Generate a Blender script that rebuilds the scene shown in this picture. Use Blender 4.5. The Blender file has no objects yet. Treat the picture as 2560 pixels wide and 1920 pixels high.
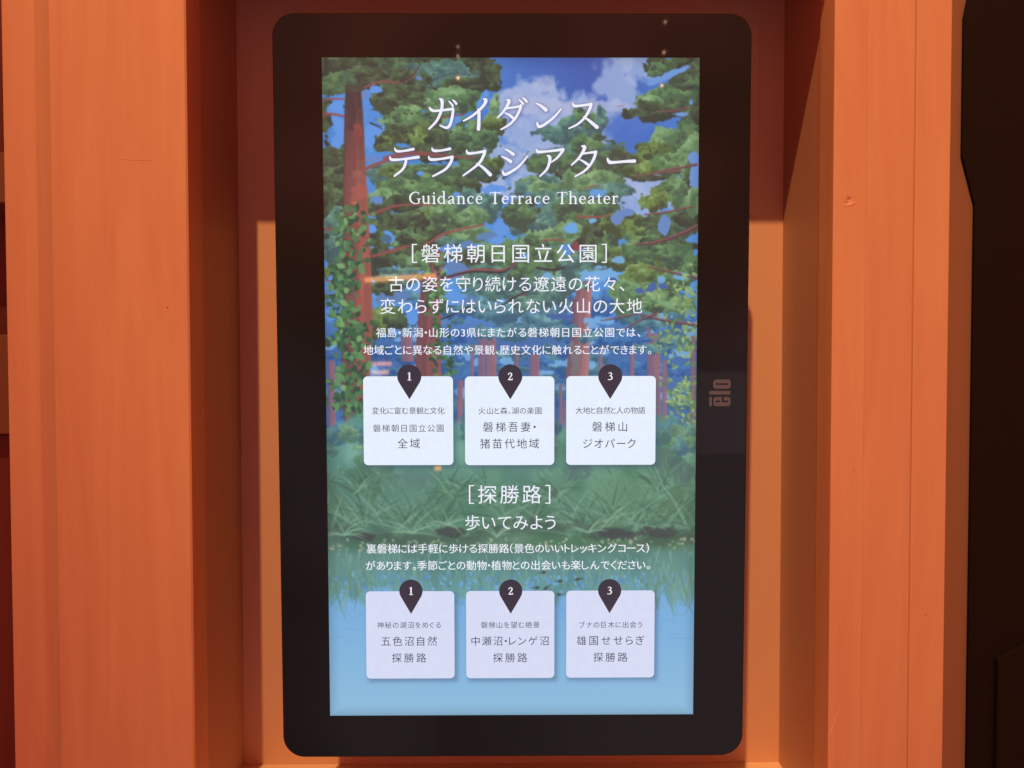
import bpy, bmesh, math
import numpy as np
from mathutils import Vector, Matrix

scene = bpy.context.scene
# ------------------------------------------------------------------ camera
cam_data = bpy.data.cameras.new("camera")
cam = bpy.data.objects.new("camera", cam_data)
scene.collection.objects.link(cam)
cam.location = (-0.00288583, -0.56267806, 0.02120069)
cam.rotation_euler = (1.5445241519746014, 0.001442061994994101, -0.005945611307840471)
cam_data.sensor_width = 36.0
cam_data.lens = 36.0 * 1934.0 / 2560.0
cam_data.clip_start = 0.01
cam_data.clip_end = 60
scene.camera = cam
# ------------------------------------------------------------------ dim room air, exposure
world = bpy.data.worlds.new("World"); scene.world = world; world.use_nodes = True
bg = world.node_tree.nodes["Background"]
bg.inputs[0].default_value = (1.0, 0.105, 0.034, 1); bg.inputs[1].default_value = 0.56
scene.view_settings.view_transform = 'Standard'; scene.view_settings.look = 'None'
scene.view_settings.exposure = 0.0; scene.view_settings.gamma = 1.0
# ------------------------------------------------------------------ the orange ceiling spotlight (up, left, behind the viewer)
def lamp(name, kind, loc, energy, color, radius):
    d = bpy.data.lights.new(name, kind); d.energy = energy; d.color = color; d.shadow_soft_size = radius
    o = bpy.data.objects.new(name, d); scene.collection.objects.link(o); o.location = loc; return o
key = lamp("ceiling_spotlight", 'SPOT', (-0.56, -2.20, 3.995), 960.0, (1.0, 0.440, 0.168), 0.035)
key.data.spot_size = math.radians(19); key.data.spot_blend = 1.0
key.rotation_euler = (Vector((0.03, 0.0, 0.53)) - key.location).to_track_quat('-Z', 'Y').to_euler()

def collection_link(o): scene.collection.objects.link(o)
def tag(o, label=None, cat=None, group=None, kind=None):
    if label: o["label"] = label
    if cat: o["category"] = cat
    if group: o["group"] = group
    if kind: o["kind"] = kind
    return o
def empty(name, loc=(0, 0, 0)):
    o = bpy.data.objects.new(name, None); collection_link(o); o.location = loc; o.empty_display_size = .02; return o
def mesh_obj(name, bm, mat, parent=None, smooth=False):
    me = bpy.data.meshes.new(name); bm.to_mesh(me); bm.free(); me.materials.append(mat)
    if smooth:
        for p in me.polygons: p.use_smooth = True
    o = bpy.data.objects.new(name, me); collection_link(o)
    if parent: o.parent = parent
    return o
# ------------------------------------------------------------------ materials
def new_mat(name):
    m = bpy.data.materials.new(name); m.use_nodes = True
    return m, m.node_tree, m.node_tree.nodes["Principled BSDF"]
def plain(name, col, rough=.5, spec=.5, metal=0.0):
    m, nt, b = new_mat(name); b.inputs["Base Color"].default_value = (*col, 1); b.inputs["Roughness"].default_value = rough
    b.inputs["Specular IOR Level"].default_value = spec; b.inputs["Metallic"].default_value = metal
    n = nt.nodes.new("ShaderNodeTexNoise"); n.inputs["Scale"].default_value = 60
    mr = nt.nodes.new("ShaderNodeMapRange"); mr.inputs["To Min"].default_value = rough * .85; mr.inputs["To Max"].default_value = min(1, rough * 1.15)
    nt.links.new(n.outputs["Fac"], mr.inputs["Value"]); nt.links.new(mr.outputs[0], b.inputs["Roughness"])
    return m
def wood(name, c_lo, c_hi, rough=.5, contrast=1.0, bump=.12):
    m, nt, b = new_mat(name); N, L = nt.nodes, nt.links
    tc = N.new("ShaderNodeTexCoord"); oi = N.new("ShaderNodeObjectInfo")
    add = N.new("ShaderNodeVectorMath"); add.operation = 'ADD'
    sc = N.new("ShaderNodeVectorMath"); sc.operation = 'SCALE'; sc.inputs[0].default_value = (3.1, 1.7, 5.3)
    L.new(oi.outputs["Random"], sc.inputs["Scale"]); L.new(tc.outputs["Object"], add.inputs[0]); L.new(sc.outputs[0], add.inputs[1])
    def layer(scale, det, dist, rgh=.5):
        mp = N.new("ShaderNodeMapping"); mp.inputs["Scale"].default_value = scale; L.new(add.outputs[0], mp.inputs["Vector"])
        n = N.new("ShaderNodeTexNoise"); n.inputs["Scale"].default_value = 1.0; n.inputs["Detail"].default_value = det; n.inputs["Distortion"].default_value = dist; n.inputs["Roughness"].default_value = rgh
        L.new(mp.outputs[0], n.inputs["Vector"]); return n.outputs["Fac"]
    a = layer((24, 24, 2.4), 3, 2.6); f = layer((120, 120, 1.9), 3, .8); g = layer((900, 900, 14), 2, 0); s = layer((5, 5, 3), 1, 0)
    def mul(x, k):
        n = N.new("ShaderNodeMath"); n.operation = 'MULTIPLY_ADD'; L.new(x, n.inputs[0]); n.inputs[1].default_value = k; n.inputs[2].default_value = 0; return n.outputs[0]
    def plus(x, y):
        n = N.new("ShaderNodeMath"); n.operation = 'ADD'; L.new(x, n.inputs[0]); L.new(y, n.inputs[1]); return n.outputs[0]
    t = plus(plus(mul(a, .9), mul(f, .26)), plus(mul(g, .16), mul(s, .47)))
    r = N.new("ShaderNodeMapRange"); r.inputs["From Min"].default_value = .895 - .42 / contrast; r.inputs["From Max"].default_value = .895 + .42 / contrast; L.new(t, r.inputs["Value"])
    mx = N.new("ShaderNodeMix"); mx.data_type = 'RGBA'; mx.inputs[6].default_value = (*c_lo, 1); mx.inputs[7].default_value = (*c_hi, 1)
    L.new(r.outputs[0], mx.inputs[0]); L.new(mx.outputs[2], b.inputs["Base Color"])
    b.inputs["Roughness"].default_value = rough; b.inputs["Specular IOR Level"].default_value = .3
    bp = N.new("ShaderNodeBump"); bp.inputs["Strength"].default_value = bump; bp.inputs["Distance"].default_value = .0004
    L.new(plus(f, g), bp.inputs["Height"]); L.new(bp.outputs[0], b.inputs["Normal"])
    return m
def glow(name, srgb):
    """lit pixels of the panel seen through its glass"""
    m, nt, b = new_mat(name); b.inputs["Base Color"].default_value = (.002, .002, .002, 1); b.inputs["Roughness"].default_value = .03
    lin = tuple(((c / 255 + .055) / 1.055) ** 2.4 if c > 10 else c / 255 / 12.92 for c in srgb)
    n = nt.nodes.new("ShaderNodeTexNoise"); n.inputs["Scale"].default_value = 12; n.inputs["Detail"].default_value = 1
    mr = nt.nodes.new("ShaderNodeMapRange"); mr.inputs["To Min"].default_value = .96; mr.inputs["To Max"].default_value = 1.04
    nt.links.new(n.outputs["Fac"], mr.inputs["Value"]); nt.links.new(mr.outputs[0], b.inputs["Emission Strength"])
    b.inputs["Emission Color"].default_value = (*lin, 1)
    return m
PINE = wood("pine_boards", (.585, .388, .27), (.715, .565, .38), contrast=.95, bump=.2)
PINE_SILL = wood("pale_sill_board", (.74, .60, .46), (.80, .66, .50), contrast=.6)
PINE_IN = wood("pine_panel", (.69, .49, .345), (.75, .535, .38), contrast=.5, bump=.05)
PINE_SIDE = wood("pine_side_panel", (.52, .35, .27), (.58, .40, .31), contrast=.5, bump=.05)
BROWN = wood("brown_panel", (.25, .16, .10), (.30, .195, .13), contrast=.5, bump=.05)  # same grain in a darker brown than the pine panels
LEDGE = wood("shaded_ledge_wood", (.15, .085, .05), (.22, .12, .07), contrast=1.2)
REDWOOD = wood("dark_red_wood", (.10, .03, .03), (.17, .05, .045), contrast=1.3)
BLACK_GLASS = plain("black_glass", (.007, .014, .018), .03, .5)
BLACK_PLASTIC = plain("black_plastic", (.02, .018, .018), .45)
BLACK_MATT = plain("matt_black", (.009, .008, .009), .8, .2)
SILVER = plain("satin_logo_print", (.11, .19, .36), .4)
KNOT = plain("knot_filler", (.48, .26, .155), .6)
TAPE = plain("clear_tape_edge", (.68, .5, .36), .35)
SCRATCH = plain("scratched_wood", (.78, .60, .47), .7)
# ------------------------------------------------------------------ shape helpers
def box(x0, x1, y0, y1, z0, z1, bevel=0.0, bm=None):
    bm = bm or bmesh.new()
    r = bmesh.ops.create_cube(bm, size=1.0)
    for v in r['verts']: v.co = Vector(((x0 + x1) / 2 + v.co.x * (x1 - x0), (y0 + y1) / 2 + v.co.y * (y1 - y0), (z0 + z1) / 2 + v.co.z * (z1 - z0)))
    if bevel: bmesh.ops.bevel(bm, geom=list({e for v in r['verts'] for e in v.link_edges}), offset=bevel, segments=2, profile=.5, affect='EDGES')
    return bm
def profile_board(prof, z0, z1):
    """vertical board: a horizontal (x, y) outline drawn out from z0 to z1"""
    bm = bmesh.new(); a = [bm.verts.new((x, y, z0)) for x, y in prof]; b = [bm.verts.new((x, y, z1)) for x, y in prof]; n = len(prof)
    bm.faces.new(a); bm.faces.new(b[::-1])
    for i in range(n): bm.faces.new((a[i], b[i], b[(i + 1) % n], a[(i + 1) % n]))
    bmesh.ops.recalc_face_normals(bm, faces=bm.faces[:]); return bm
def rounded_rect(x0, x1, z0, z1, r, seg=10):
    pts = []
    for cx, cz, a0 in ((x1 - r, z1 - r, 0), (x0 + r, z1 - r, 90), (x0 + r, z0 + r, 180), (x1 - r, z0 + r, 270)):
        for i in range(seg + 1):
            a = math.radians(a0 + 90 * i / seg); pts.append((cx + r * math.cos(a), cz + r * math.sin(a)))
    return pts
def slab(pts, y0, y1, bevel=0.0):
    """flat (x, z) outline given thickness from y0 (front) to y1 (back)"""
    bm = bmesh.new(); a = [bm.verts.new((x, y0, z)) for x, z in pts]; b = [bm.verts.new((x, y1, z)) for x, z in pts]; n = len(pts)
    f = bm.faces.new(a[::-1]); bm.faces.new(b)
    for i in range(n): bm.faces.new((a[i], b[i], b[(i + 1) % n], a[(i + 1) % n]))
    bmesh.ops.recalc_face_normals(bm, faces=bm.faces[:])
    if bevel: bmesh.ops.bevel(bm, geom=[e for e in bm.edges if all(abs(v.co.y - y0) < 1e-7 for v in e.verts)], offset=bevel, segments=3, profile=.5, affect='EDGES')
    return bm
def sheet(pts, y, bm=None):
    bm = bm or bmesh.new(); f = bm.faces.new([bm.verts.new((x, y, z)) for x, z in pts]); f.normal_update()
    if f.normal.y > 0: f.normal_flip()
    return bm
TEXTS = [
    ('［磐梯朝日国立公園］', -71.18, 68.61, 100.24, 14.50, 'w'),
    ('古の姿を守り続ける遼遠の花々、', -87.97, 81.41, 78.45, 11.94, 'w'),
    ('変わらずにはいられない火山の大地', -94.2, 94.2, 62.54, 11.95, 'w'),
    ('福島・新潟・山形の3県にまたがる磐梯朝日国立公園では、', -97.38, 93.03, 43.7, 7.50, 'w'),
    ('地域ごとに異なる自然や景観、歴史文化に触れることができます。', -106.63, 100.95, 31.1, 7.51, 'w'),
    ('［探勝路］', -31.03, 28.24, -74.01, 14.72, 'w'),
    ('歩いてみよう', -33.89, 32.12, -94.62, 12.12, 'w'),
    ('裏磐梯には手軽に歩ける探勝路（景色のいいトレッキングコース）', -105.91, 100.32, -113.75, 7.60, 'w'),
    ('があります。季節ごとの動物・植物との出会いも楽しんでください。', -106.57, 101.2, -126.2, 7.61, 'w'),
    ('変化に富む景観と文化', -100.79, -48.43, -12.71, 5.50, '1'),
    ('磐梯朝日国立公園', -100.16, -49.14, -25.44, 5.94, '1'),
    ('全域', -82.67, -66.4, -36.55, 7.83, '1'),
    ('火山と森、湖の楽園', -23.81, 21.79, -12.85, 5.51, '2'),
    ('磐梯吾妻・', -20.51, 17.59, -24.64, 7.83, '2'),
    ('猪苗代地域', -22.76, 20.0, -36.79, 7.84, '2'),
    ('大地と自然と人の物語', 46.45, 96.86, -12.74, 5.52, '3'),
    ('磐梯山', 58.57, 83.8, -24.58, 7.85, '3'),
    ('ジオパーク', 51.98, 90.18, -36.83, 7.86, '3'),
    ('神秘の湖沼をめぐる', -98.52, -52.0, -170.33, 5.22, '4'),
    ('五色沼自然', -95.73, -54.86, -182.35, 7.63, '4'),
    ('探勝路', -88.0, -62.9, -194.82, 7.64, '4'),
    ('磐梯山を望む絶景', -22.52, 20.38, -170.45, 5.23, '5'),
    ('中瀬沼・レンゲ沼', -29.61, 27.18, -182.44, 7.50, '5'),
    ('探勝路', -13.68, 11.35, -194.98, 7.66, '5'),
    ('ブナの巨木に出会う', 49.49, 95.66, -170.58, 5.24, '6'),
    ('雄国せせらぎ', 47.67, 97.6, -182.33, 7.66, '6'),
    ('探勝路', 60.08, 85.14, -194.84, 7.67, '6'),
]
CARDS = [
    ((-107.14, -42.24, 12.17, -52.31), (-73.74, 20.76, -4.48, 8.68)),
    ((-33.69, 31.03, 12.06, -52.47), (-0.8, 20.65, -4.61, 8.68)),
    ((39.74, 104.58, 12.18, -52.43), (71.49, 20.75, -4.5, 8.68)),
    ((-106.84, -42.08, -145.25, -210.36), (-73.75, -136.53, -162.07, 8.51)),
    ((-33.44, 31.29, -145.22, -210.37), (-0.71, -136.7, -162.17, 8.51)),
    ((40.06, 104.9, -145.19, -210.24), (71.8, -136.57, -162.03, 8.51)),
]
KATAKANA = [
    [ [(-57.94, 203.33, 0.88), (-56.96, 201.88, 1.76), (-54.38, 200.91, 1.51), (-47.59, 201.52, 1.44), (-41.42, 202.25, 1.63)], [(-41.54, 202.98, 1.38), (-41.18, 201.16, 1.63), (-42.19, 195.08, 1.70), (-43.64, 190.82, 1.76), (-45.68, 189.11, 1.63), (-48.27, 189.72, 1.26), (-50.61, 190.81, 0.82)], [(-50.75, 209.41, 0.88), (-49.28, 208.32, 2.14), (-48.92, 205.40, 1.88), (-49.69, 200.54, 1.76), (-52.57, 194.46, 1.57), (-55.68, 190.81, 1.38), (-58.28, 188.37, 1.26)], [(-44.23, 207.71, 0.63), (-42.75, 206.26, 1.26), (-41.41, 204.44, 1.38)], [(-41.63, 208.69, 0.63), (-40.03, 207.35, 1.38), (-38.93, 205.89, 1.51)] ],
    [ [(-19.67, 209.18, 0.75), (-18.07, 208.58, 2.14), (-18.57, 206.03, 1.76), (-22.29, 201.77, 1.57), (-27.86, 197.21, 1.38), (-33.68, 193.98, 1.07)], [(-23.28, 201.77, 1.51), (-22.79, 199.95, 1.88), (-22.94, 193.26, 2.01), (-23.20, 188.26, 2.26)] ],
    [ [(-3.02, 208.59, 0.75), (-1.41, 207.98, 2.01), (-2.53, 204.82, 1.76), (-5.62, 200.26, 1.38), (-9.59, 196.18, 0.94)], [(-3.77, 202.75, 1.51), (1.79, 203.36, 1.26), (7.23, 204.34, 1.51)], [(6.85, 204.83, 1.51), (6.48, 202.39, 1.63), (3.76, 196.92, 1.51), (-0.70, 191.74, 1.38), (-7.13, 187.90, 1.00)], [(-4.39, 199.59, 0.63), (-1.30, 198.13, 1.38), (1.90, 195.46, 1.76)], [(5.75, 208.71, 0.63), (7.23, 207.38, 1.26), (8.58, 205.92, 1.51)], [(8.22, 210.17, 0.63), (9.82, 208.84, 1.38), (11.05, 207.38, 1.51)] ],
    [ [(17.85, 206.17, 0.75), (20.93, 204.71, 1.38), (24.77, 201.67, 2.26)], [(18.47, 192.67, 1.00), (19.58, 190.11, 1.88), (22.18, 190.47, 1.63), (27.74, 194.19, 1.44), (32.06, 198.15, 1.26), (35.52, 202.29, 0.88)] ],
    [ [(43.79, 206.36, 0.88), (45.03, 204.48, 1.76), (49.35, 204.60, 1.38), (57.08, 205.70, 1.63)], [(56.89, 205.70, 1.88), (56.04, 202.42, 1.76), (52.47, 196.33, 1.51), (47.54, 191.76, 1.32), (41.23, 188.65, 0.94)], [(51.60, 196.70, 0.75), (55.57, 194.20, 1.63), (61.16, 189.51, 2.26)] ],
    [ [(-82.85, 174.71, 0.88), (-81.50, 172.76, 1.63), (-76.81, 172.76, 1.32), (-69.63, 174.11, 1.76)], [(-86.36, 168.73, 0.88), (-84.89, 166.65, 1.76), (-76.85, 167.02, 1.32), (-66.08, 168.49, 1.88)], [(-74.87, 167.02, 1.51), (-75.33, 163.97, 1.63), (-77.53, 159.68, 1.51), (-83.26, 155.15, 1.13)] ],
    [ [(-56.39, 174.84, 0.88), (-55.04, 173.01, 1.70), (-49.60, 173.13, 1.32), (-43.53, 174.36, 1.76)], [(-58.78, 168.86, 0.88), (-57.19, 166.78, 1.76), (-49.64, 167.27, 1.38), (-41.83, 168.61, 1.76)], [(-41.96, 168.49, 1.88), (-43.15, 164.58, 1.70), (-47.20, 159.69, 1.51), (-55.77, 155.03, 1.13)] ],
    [ [(-31.79, 173.26, 0.88), (-30.56, 171.18, 1.76), (-25.48, 171.43, 1.38), (-18.55, 172.65, 1.76)], [(-18.67, 172.53, 1.88), (-19.92, 168.86, 1.76), (-23.66, 163.36, 1.57), (-34.22, 155.40, 1.00)], [(-24.52, 163.97, 0.88), (-19.95, 161.03, 1.63), (-14.88, 156.13, 2.26)] ],
    [ [(-4.19, 174.00, 0.75), (-1.65, 172.78, 1.38), (1.50, 170.45, 2.01)], [(-6.92, 168.86, 0.75), (-3.83, 167.64, 1.38), (-0.24, 165.32, 2.01)], [(-5.95, 158.46, 1.00), (-4.96, 156.38, 1.88), (-1.99, 157.11, 1.70), (4.22, 160.91, 1.51), (8.56, 165.20, 1.26), (11.66, 169.11, 0.82)] ],
    [ [(17.98, 173.88, 0.88), (19.34, 172.17, 1.76), (25.90, 172.54, 1.38), (37.18, 173.88, 1.76)], [(37.05, 173.64, 1.88), (35.20, 170.70, 1.51), (32.11, 167.34, 1.26), (28.64, 164.95, 0.82)], [(25.78, 169.60, 0.88), (27.52, 168.38, 2.01), (27.28, 164.59, 1.70), (25.30, 159.69, 1.51), (20.59, 155.03, 1.00)] ],
    [ [(50.31, 176.21, 0.88), (52.41, 175.60, 2.14), (51.06, 171.93, 1.76), (47.61, 167.04, 1.44), (43.15, 163.00, 1.00)], [(50.07, 170.83, 1.38), (55.03, 171.44, 1.26), (60.61, 172.18, 1.63)], [(60.36, 172.18, 1.88), (59.38, 168.26, 1.70), (56.30, 162.75, 1.51), (51.97, 158.46, 1.32), (45.78, 154.91, 0.94)], [(48.72, 166.91, 0.69), (51.95, 165.20, 1.38), (55.56, 162.63, 1.76)] ],
    [ [(68.69, 167.53, 1.00), (70.19, 164.96, 2.14), (74.28, 164.84, 1.63), (81.73, 165.45, 1.63), (88.06, 165.69, 2.14)] ],
]
# ------------------------------------------------------------------ the picture shown on the screen
CW, CH = 800, 1422
def G(x, y):                                   # layout grid of the on-screen artwork -> canvas
    s = (y - 144.0) / 1643.0
    t = s - 0.039 * s * (1 - s)
    return (x - (804.9 + 21.2 * s)) / (943.9 - 38.0 * s) * CW, t * CH
def value_noise(rng, h, w, cell):
    gh, gw = int(h / cell) + 3, int(w / cell) + 3
    g = rng.random((gh, gw)).astype(np.float32)
    y = np.arange(h, dtype=np.float32) / cell; x = np.arange(w, dtype=np.float32) / cell
    yi = y.astype(int); xi = x.astype(int); fy = y - yi; fx = x - xi
    fy = (fy * fy * (3 - 2 * fy))[:, None]; fx = (fx * fx * (3 - 2 * fx))[None, :]
    a = g[yi][:, xi]; b = g[yi][:, xi + 1]; c = g[yi + 1][:, xi]; d = g[yi + 1][:, xi + 1]
    return (a * (1 - fx) + b * fx) * (1 - fy) + (c * (1 - fx) + d * fx) * fy
def rgb(*c): return np.array(c, np.float32) / 255.0
def paint_artwork():
    rng = np.random.default_rng(11)
    N = {c: value_noise(rng, CH * 2, CW * 2, c) for c in (3, 6, 12, 26, 60, 140)}
    S = 0.855
    img = np.zeros((CH, CW, 3), np.float32)
    YY, XX = np.mgrid[0:CH, 0:CW].astype(np.float32)
    def win(x0, y0, x1, y1):
        return max(0, int(x0)), max(0, int(y0)), min(CW, int(x1) + 2), min(CH, int(y1) + 2)
    def nz(c, sl, off):
        oy, ox = off; return N[c][sl[0].start + oy:sl[0].stop + oy, sl[1].start + ox:sl[1].stop + ox] - 0.5
    def comp(sl, m, col):
        m = np.clip(m, 0, 1)[..., None]; img[sl] = img[sl] * (1 - m) + col * m
    def blob(x, y, rx, ry, pal, jag=1.0, alpha=1.0, rot=0.0, soft=0.0, seed=None, flat=False):
        cx, cy = G(x, y); rx *= S; ry *= S
        R = max(rx, ry) * 1.5 + 8
        x0, y0, x1, y1 = win(cx - R, cy - R, cx + R, cy + R)
        if x1 <= x0 or y1 <= y0: return
        sl = (slice(y0, y1), slice(x0, x1)); off = (int(rng.integers(0, CH - 2)), int(rng.integers(0, CW - 2)))
        dx = XX[sl] - cx; dy = YY[sl] - cy
        c, s = math.cos(rot), math.sin(rot); u = dx * c + dy * s; v = -dx * s + dy * c
        r = np.sqrt((u / rx) ** 2 + (v / ry) ** 2)
        sm = min(rx, ry)
        e = r + jag * (nz(26, sl, off) * 0.75 + nz(12, sl, off) * 0.42 + nz(6, sl, off) * min(.4, 7 / sm) + nz(3, sl, off) * min(.25, 3 / sm))
        k = 1.0 / max(soft, 1.2 / sm)
        m = np.clip((1 - e) * k + 0.5, 0, 1) * alpha
        if flat: comp(sl, m, pal[0]); return
        lit = -v / ry * 0.38 - u / rx * 0.10 + nz(26, sl, off) * 0.9 + nz(12, sl, off) * 0.75 + nz(6, sl, off) * 0.38 + 0.42
        q = np.clip(lit, 0, .999) * (len(pal) - 1)
        qi = np.floor(q); q = qi + np.clip((q - qi - 0.5) * 5 + 0.5, 0, 1)
        q = np.clip(q, 0, len(pal) - 1.001); i0 = q.astype(int); f = (q - i0)[..., None]
        P = np.array(pal); comp(sl, m, P[i0] * (1 - f) + P[i0 + 1] * f)
    def stroke(pts, widths, col, alpha=1.0, grid=True, soft=1.0, n=14):
        P = np.array([G(*p) for p in pts] if grid else pts, np.float32); W = np.array(widths, np.float32) * S * .5
        if len(P) > 2:                                   # smooth it
            t = np.linspace(0, len(P) - 1, n); Q = []; 
            for tt in t:
                i = min(int(tt), len(P) - 2); f = tt - i
                p0, p1, p2, p3 = P[max(i - 1, 0)], P[i], P[i + 1], P[min(i + 2, len(P) - 1)]
                Q.append(0.5 * ((2 * p1) + (p2 - p0) * f + (2 * p0 - 5 * p1 + 4 * p2 - p3) * f * f + (3 * p1 - p0 - 3 * p2 + p3) * f ** 3))
            W = np.interp(t, np.arange(len(P)), W); P = np.array(Q)
        mw = W.max() + 3
        x0, y0, x1, y1 = win(P[:, 0].min() - mw, P[:, 1].min() - mw, P[:, 0].max() + mw, P[:, 1].max() + mw)
        if x1 <= x0 or y1 <= y0: return
        sl = (slice(y0, y1), slice(x0, x1)); X, Y = XX[sl], YY[sl]; m = np.zeros(X.shape, np.float32)
        for (a, b, wa, wb) in zip(P[:-1], P[1:], W[:-1], W[1:]):
            d = b - a; L2 = max(float(d @ d), 1e-6); t = np.clip(((X - a[0]) * d[0] + (Y - a[1]) * d[1]) / L2, 0, 1)
            ds = np.hypot(X - a[0] - t * d[0], Y - a[1] - t * d[1]); m = np.maximum(m, np.clip((wa + (wb - wa) * t - ds) / soft + .5, 0, 1))
        comp(sl, m * alpha, col)
    def leaf(x, y, L, wd, ang, col, alpha=1.0, grid=True):
        cx, cy = G(x, y) if grid else (x, y); L *= S; wd *= S
        x0, y0, x1, y1 = win(cx - L, cy - L, cx + L, cy + L)
        if x1 <= x0 or y1 <= y0: return
        sl = (slice(y0, y1), slice(x0, x1)); c, s = math.cos(ang), math.sin(ang)
        u = ((XX[sl] - cx) * c + (YY[sl] - cy) * s) / (L * .5); v = (-(XX[sl] - cx) * s + (YY[sl] - cy) * c)
        h = wd * .5 * np.clip(1 - np.abs(u + .25) ** 1.3 / 1.1, 0, 1) * (np.abs(u) < 1)
        comp(sl, np.clip(h - np.abs(v) + .5, 0, 1) * alpha * (h > 0), col)
    U = lambda a, b: float(rng.uniform(a, b))

    # palettes (dark -> light)
    dark = [rgb(58, 66, 58), rgb(68, 80, 62), rgb(78, 98, 70), rgb(96, 124, 82)]
    mid = [rgb(66, 84, 70), rgb(76, 104, 76), rgb(92, 128, 84), rgb(118, 156, 104)]
    warm = [rgb(70, 82, 58), rgb(88, 108, 64), rgb(108, 136, 74), rgb(138, 164, 98)]
    light = [rgb(84, 116, 82), rgb(104, 142, 96), rgb(124, 164, 112), rgb(144, 182, 128)]
    cool = [rgb(66, 96, 98), rgb(78, 116, 110), rgb(92, 138, 122), rgb(118, 164, 142)]
    blue = [rgb(44, 84, 148), rgb(54, 102, 168), rgb(66, 120, 180), rgb(86, 146, 198)]
    teal = [rgb(58, 98, 122), rgb(72, 118, 138), rgb(86, 138, 150), rgb(112, 166, 176)]
    bark = [rgb(82, 58, 62), rgb(116, 66, 64), rgb(150, 78, 74), rgb(182, 98, 86)]
    

    # sky
    cx, cy = G(1480, 180); d = np.hypot((XX - cx) / 330, (YY - cy) / 420)
    t = np.clip(d, 0, 1)[..., None]; img[:] = rgb(62, 92, 178) * (1 - t) + rgb(72, 140, 222) * t
    t2 = np.clip((YY - 300) / 450, 0, 1)[..., None]; img[:] = img * (1 - t2) + rgb(98, 170, 240) * t2
    img[:] = np.clip(img + (N[60][:CH, :CW, None] - .5) * .05, 0, 1)
    for (x, y, rx, ry, a) in [(1330, 255, 85, 48, .9), (1440, 290, 100, 40, .8), (1350, 330, 120, 60, .8), (1250, 400, 90, 50, .8), (1545, 215, 55, 80, .75), (1600, 160, 60, 40, .7), (1225, 470, 80, 40, .9), (1500, 330, 100, 60, .5),
                              (1420, 380, 90, 60, .5), (1640, 470, 70, 60, .8), (1590, 520, 60, 50, .7), (1560, 440, 40, 50, .4), (1360, 430, 80, 30, .6), (1740, 470, 30, 40, .7)]:
        blob(x, y, rx, ry, [rgb(166, 184, 226)], jag=1.1, alpha=a, soft=.45, flat=True)
    for (x, y, rx, ry) in [(1362, 212, 26, 22), (1330, 260, 60, 22), (1480, 265, 90, 14)]:
        blob(x, y, rx, ry, [rgb(176, 184, 222)], jag=1.0, alpha=.7, soft=.4, flat=True)
    blob(1590, 330, 60, 55, [rgb(62, 108, 200)], alpha=.8, soft=.5, flat=True)
    blob(1600, 360, 70, 40, [rgb(62, 108, 200)], alpha=.7, soft=.4, flat=True)

    # deep forest band
    x0, y0 = G(820, 740); _, y1 = G(820, 1110)
    sl = (slice(int(y0), int(y1)), slice(0, CW)); m = np.clip((YY[sl] - y0) / 90, 0, 1)
    comp(sl, m, rgb(66, 108, 172))
    for i in range(150):
        x, y = U(815, 1745), U(735, 1085); blob(x, y, U(18, 55), U(8, 24), [blue, teal, blue][i % 3], alpha=.9, jag=1.2)
    for i in range(46):
        x, y = U(815, 1745), U(800, 1000); blob(x, y, U(10, 30), U(5, 13), [rgb(118, 176, 232)], jag=1.5, flat=True, alpha=.85)
    for i in range(60):
        x, y = U(815, 1745), U(760, 1010); blob(x, y, U(14, 36), U(5, 13), [blue, teal][i % 2], alpha=.9, jag=1.3)
    # trunks far away
    def trunk(xa, ya, xb, yb, wa, wb, cols, seed=0, alpha=1.0):
        n = 9
        for k in range(n):
            f = (k + .5) / n - .5
            c0 = cols[0] * (.5 - f) + cols[1] * (.5 + f) if len(cols) == 2 else cols[min(len(cols) - 1, int((f + .5) * len(cols)))]
            c0 = c0 * U(.93, 1.07)
            stroke([(xa + f * wa, ya), (xb + f * wb, yb)], [wa / n * 1.5, wb / n * 1.5], c0, alpha)
    for (x, w, yt, yb) in [(828, 18, 900, 1085), (1208, 30, 845, 950), (1225, 30, 845, 1000), (1335, 26, 885, 1010), (1290, 10, 870, 1000), (1500, 9, 870, 960), (1580, 12, 860, 1000), (1632, 34, 835, 1060), (1660, 12, 900, 1050), (1180, 9, 860, 960), (1015, 30, 840, 900),
                           (1150, 14, 950, 1060), (1146, 10, 1000, 1070), (1400, 9, 960, 1060), (1732, 12, 840, 1150), (1410, 8, 1000, 1090), (1620, 10, 760, 850)]:
        trunk(x, yt, x + U(-3, 3), yb, w * .9, w, [rgb(112, 96, 132), rgb(164, 104, 112)], alpha=.9)
    trunk(1462, 690, 1440, 960, 34, 56, [rgb(128, 88, 98), rgb(164, 112, 116)])
    trunk(1438, 745, 1432, 960, 16, 20, [rgb(110, 80, 100), rgb(132, 92, 104)])
    trunk(1436, 600, 1440, 640, 22, 24, [rgb(120, 66, 76), rgb(140, 74, 78)])
    for i in range(10): blob(1432 + U(-6, 12), U(860, 960), 7, 14, [rgb(122, 116, 122)], jag=1.4, alpha=.7, flat=True)

    # middle trees
    def clumps(lst, jag=1.0):
        for (x, y, rx, ry, pal) in lst:
            blob(x, y, rx, ry, pal, jag=jag)
            for k in range(int(2 + rx * ry / 900)):
                a = U(0, 6.28); rr = U(.35, 1.0)
                blob(x + rx * rr * math.cos(a), y + ry * rr * math.sin(a) * .9, rx * U(.18, .42), ry * U(.18, .4), pal, jag=jag * 1.1)
    clumps([(1440, 345, 62, 28, cool), (1420, 310, 34, 26, cool), (1475, 300, 34, 22, mid), (1450, 285, 22, 18, mid), (1400, 330, 50, 22, cool), (1500, 300, 20, 30, cool)])
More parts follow.
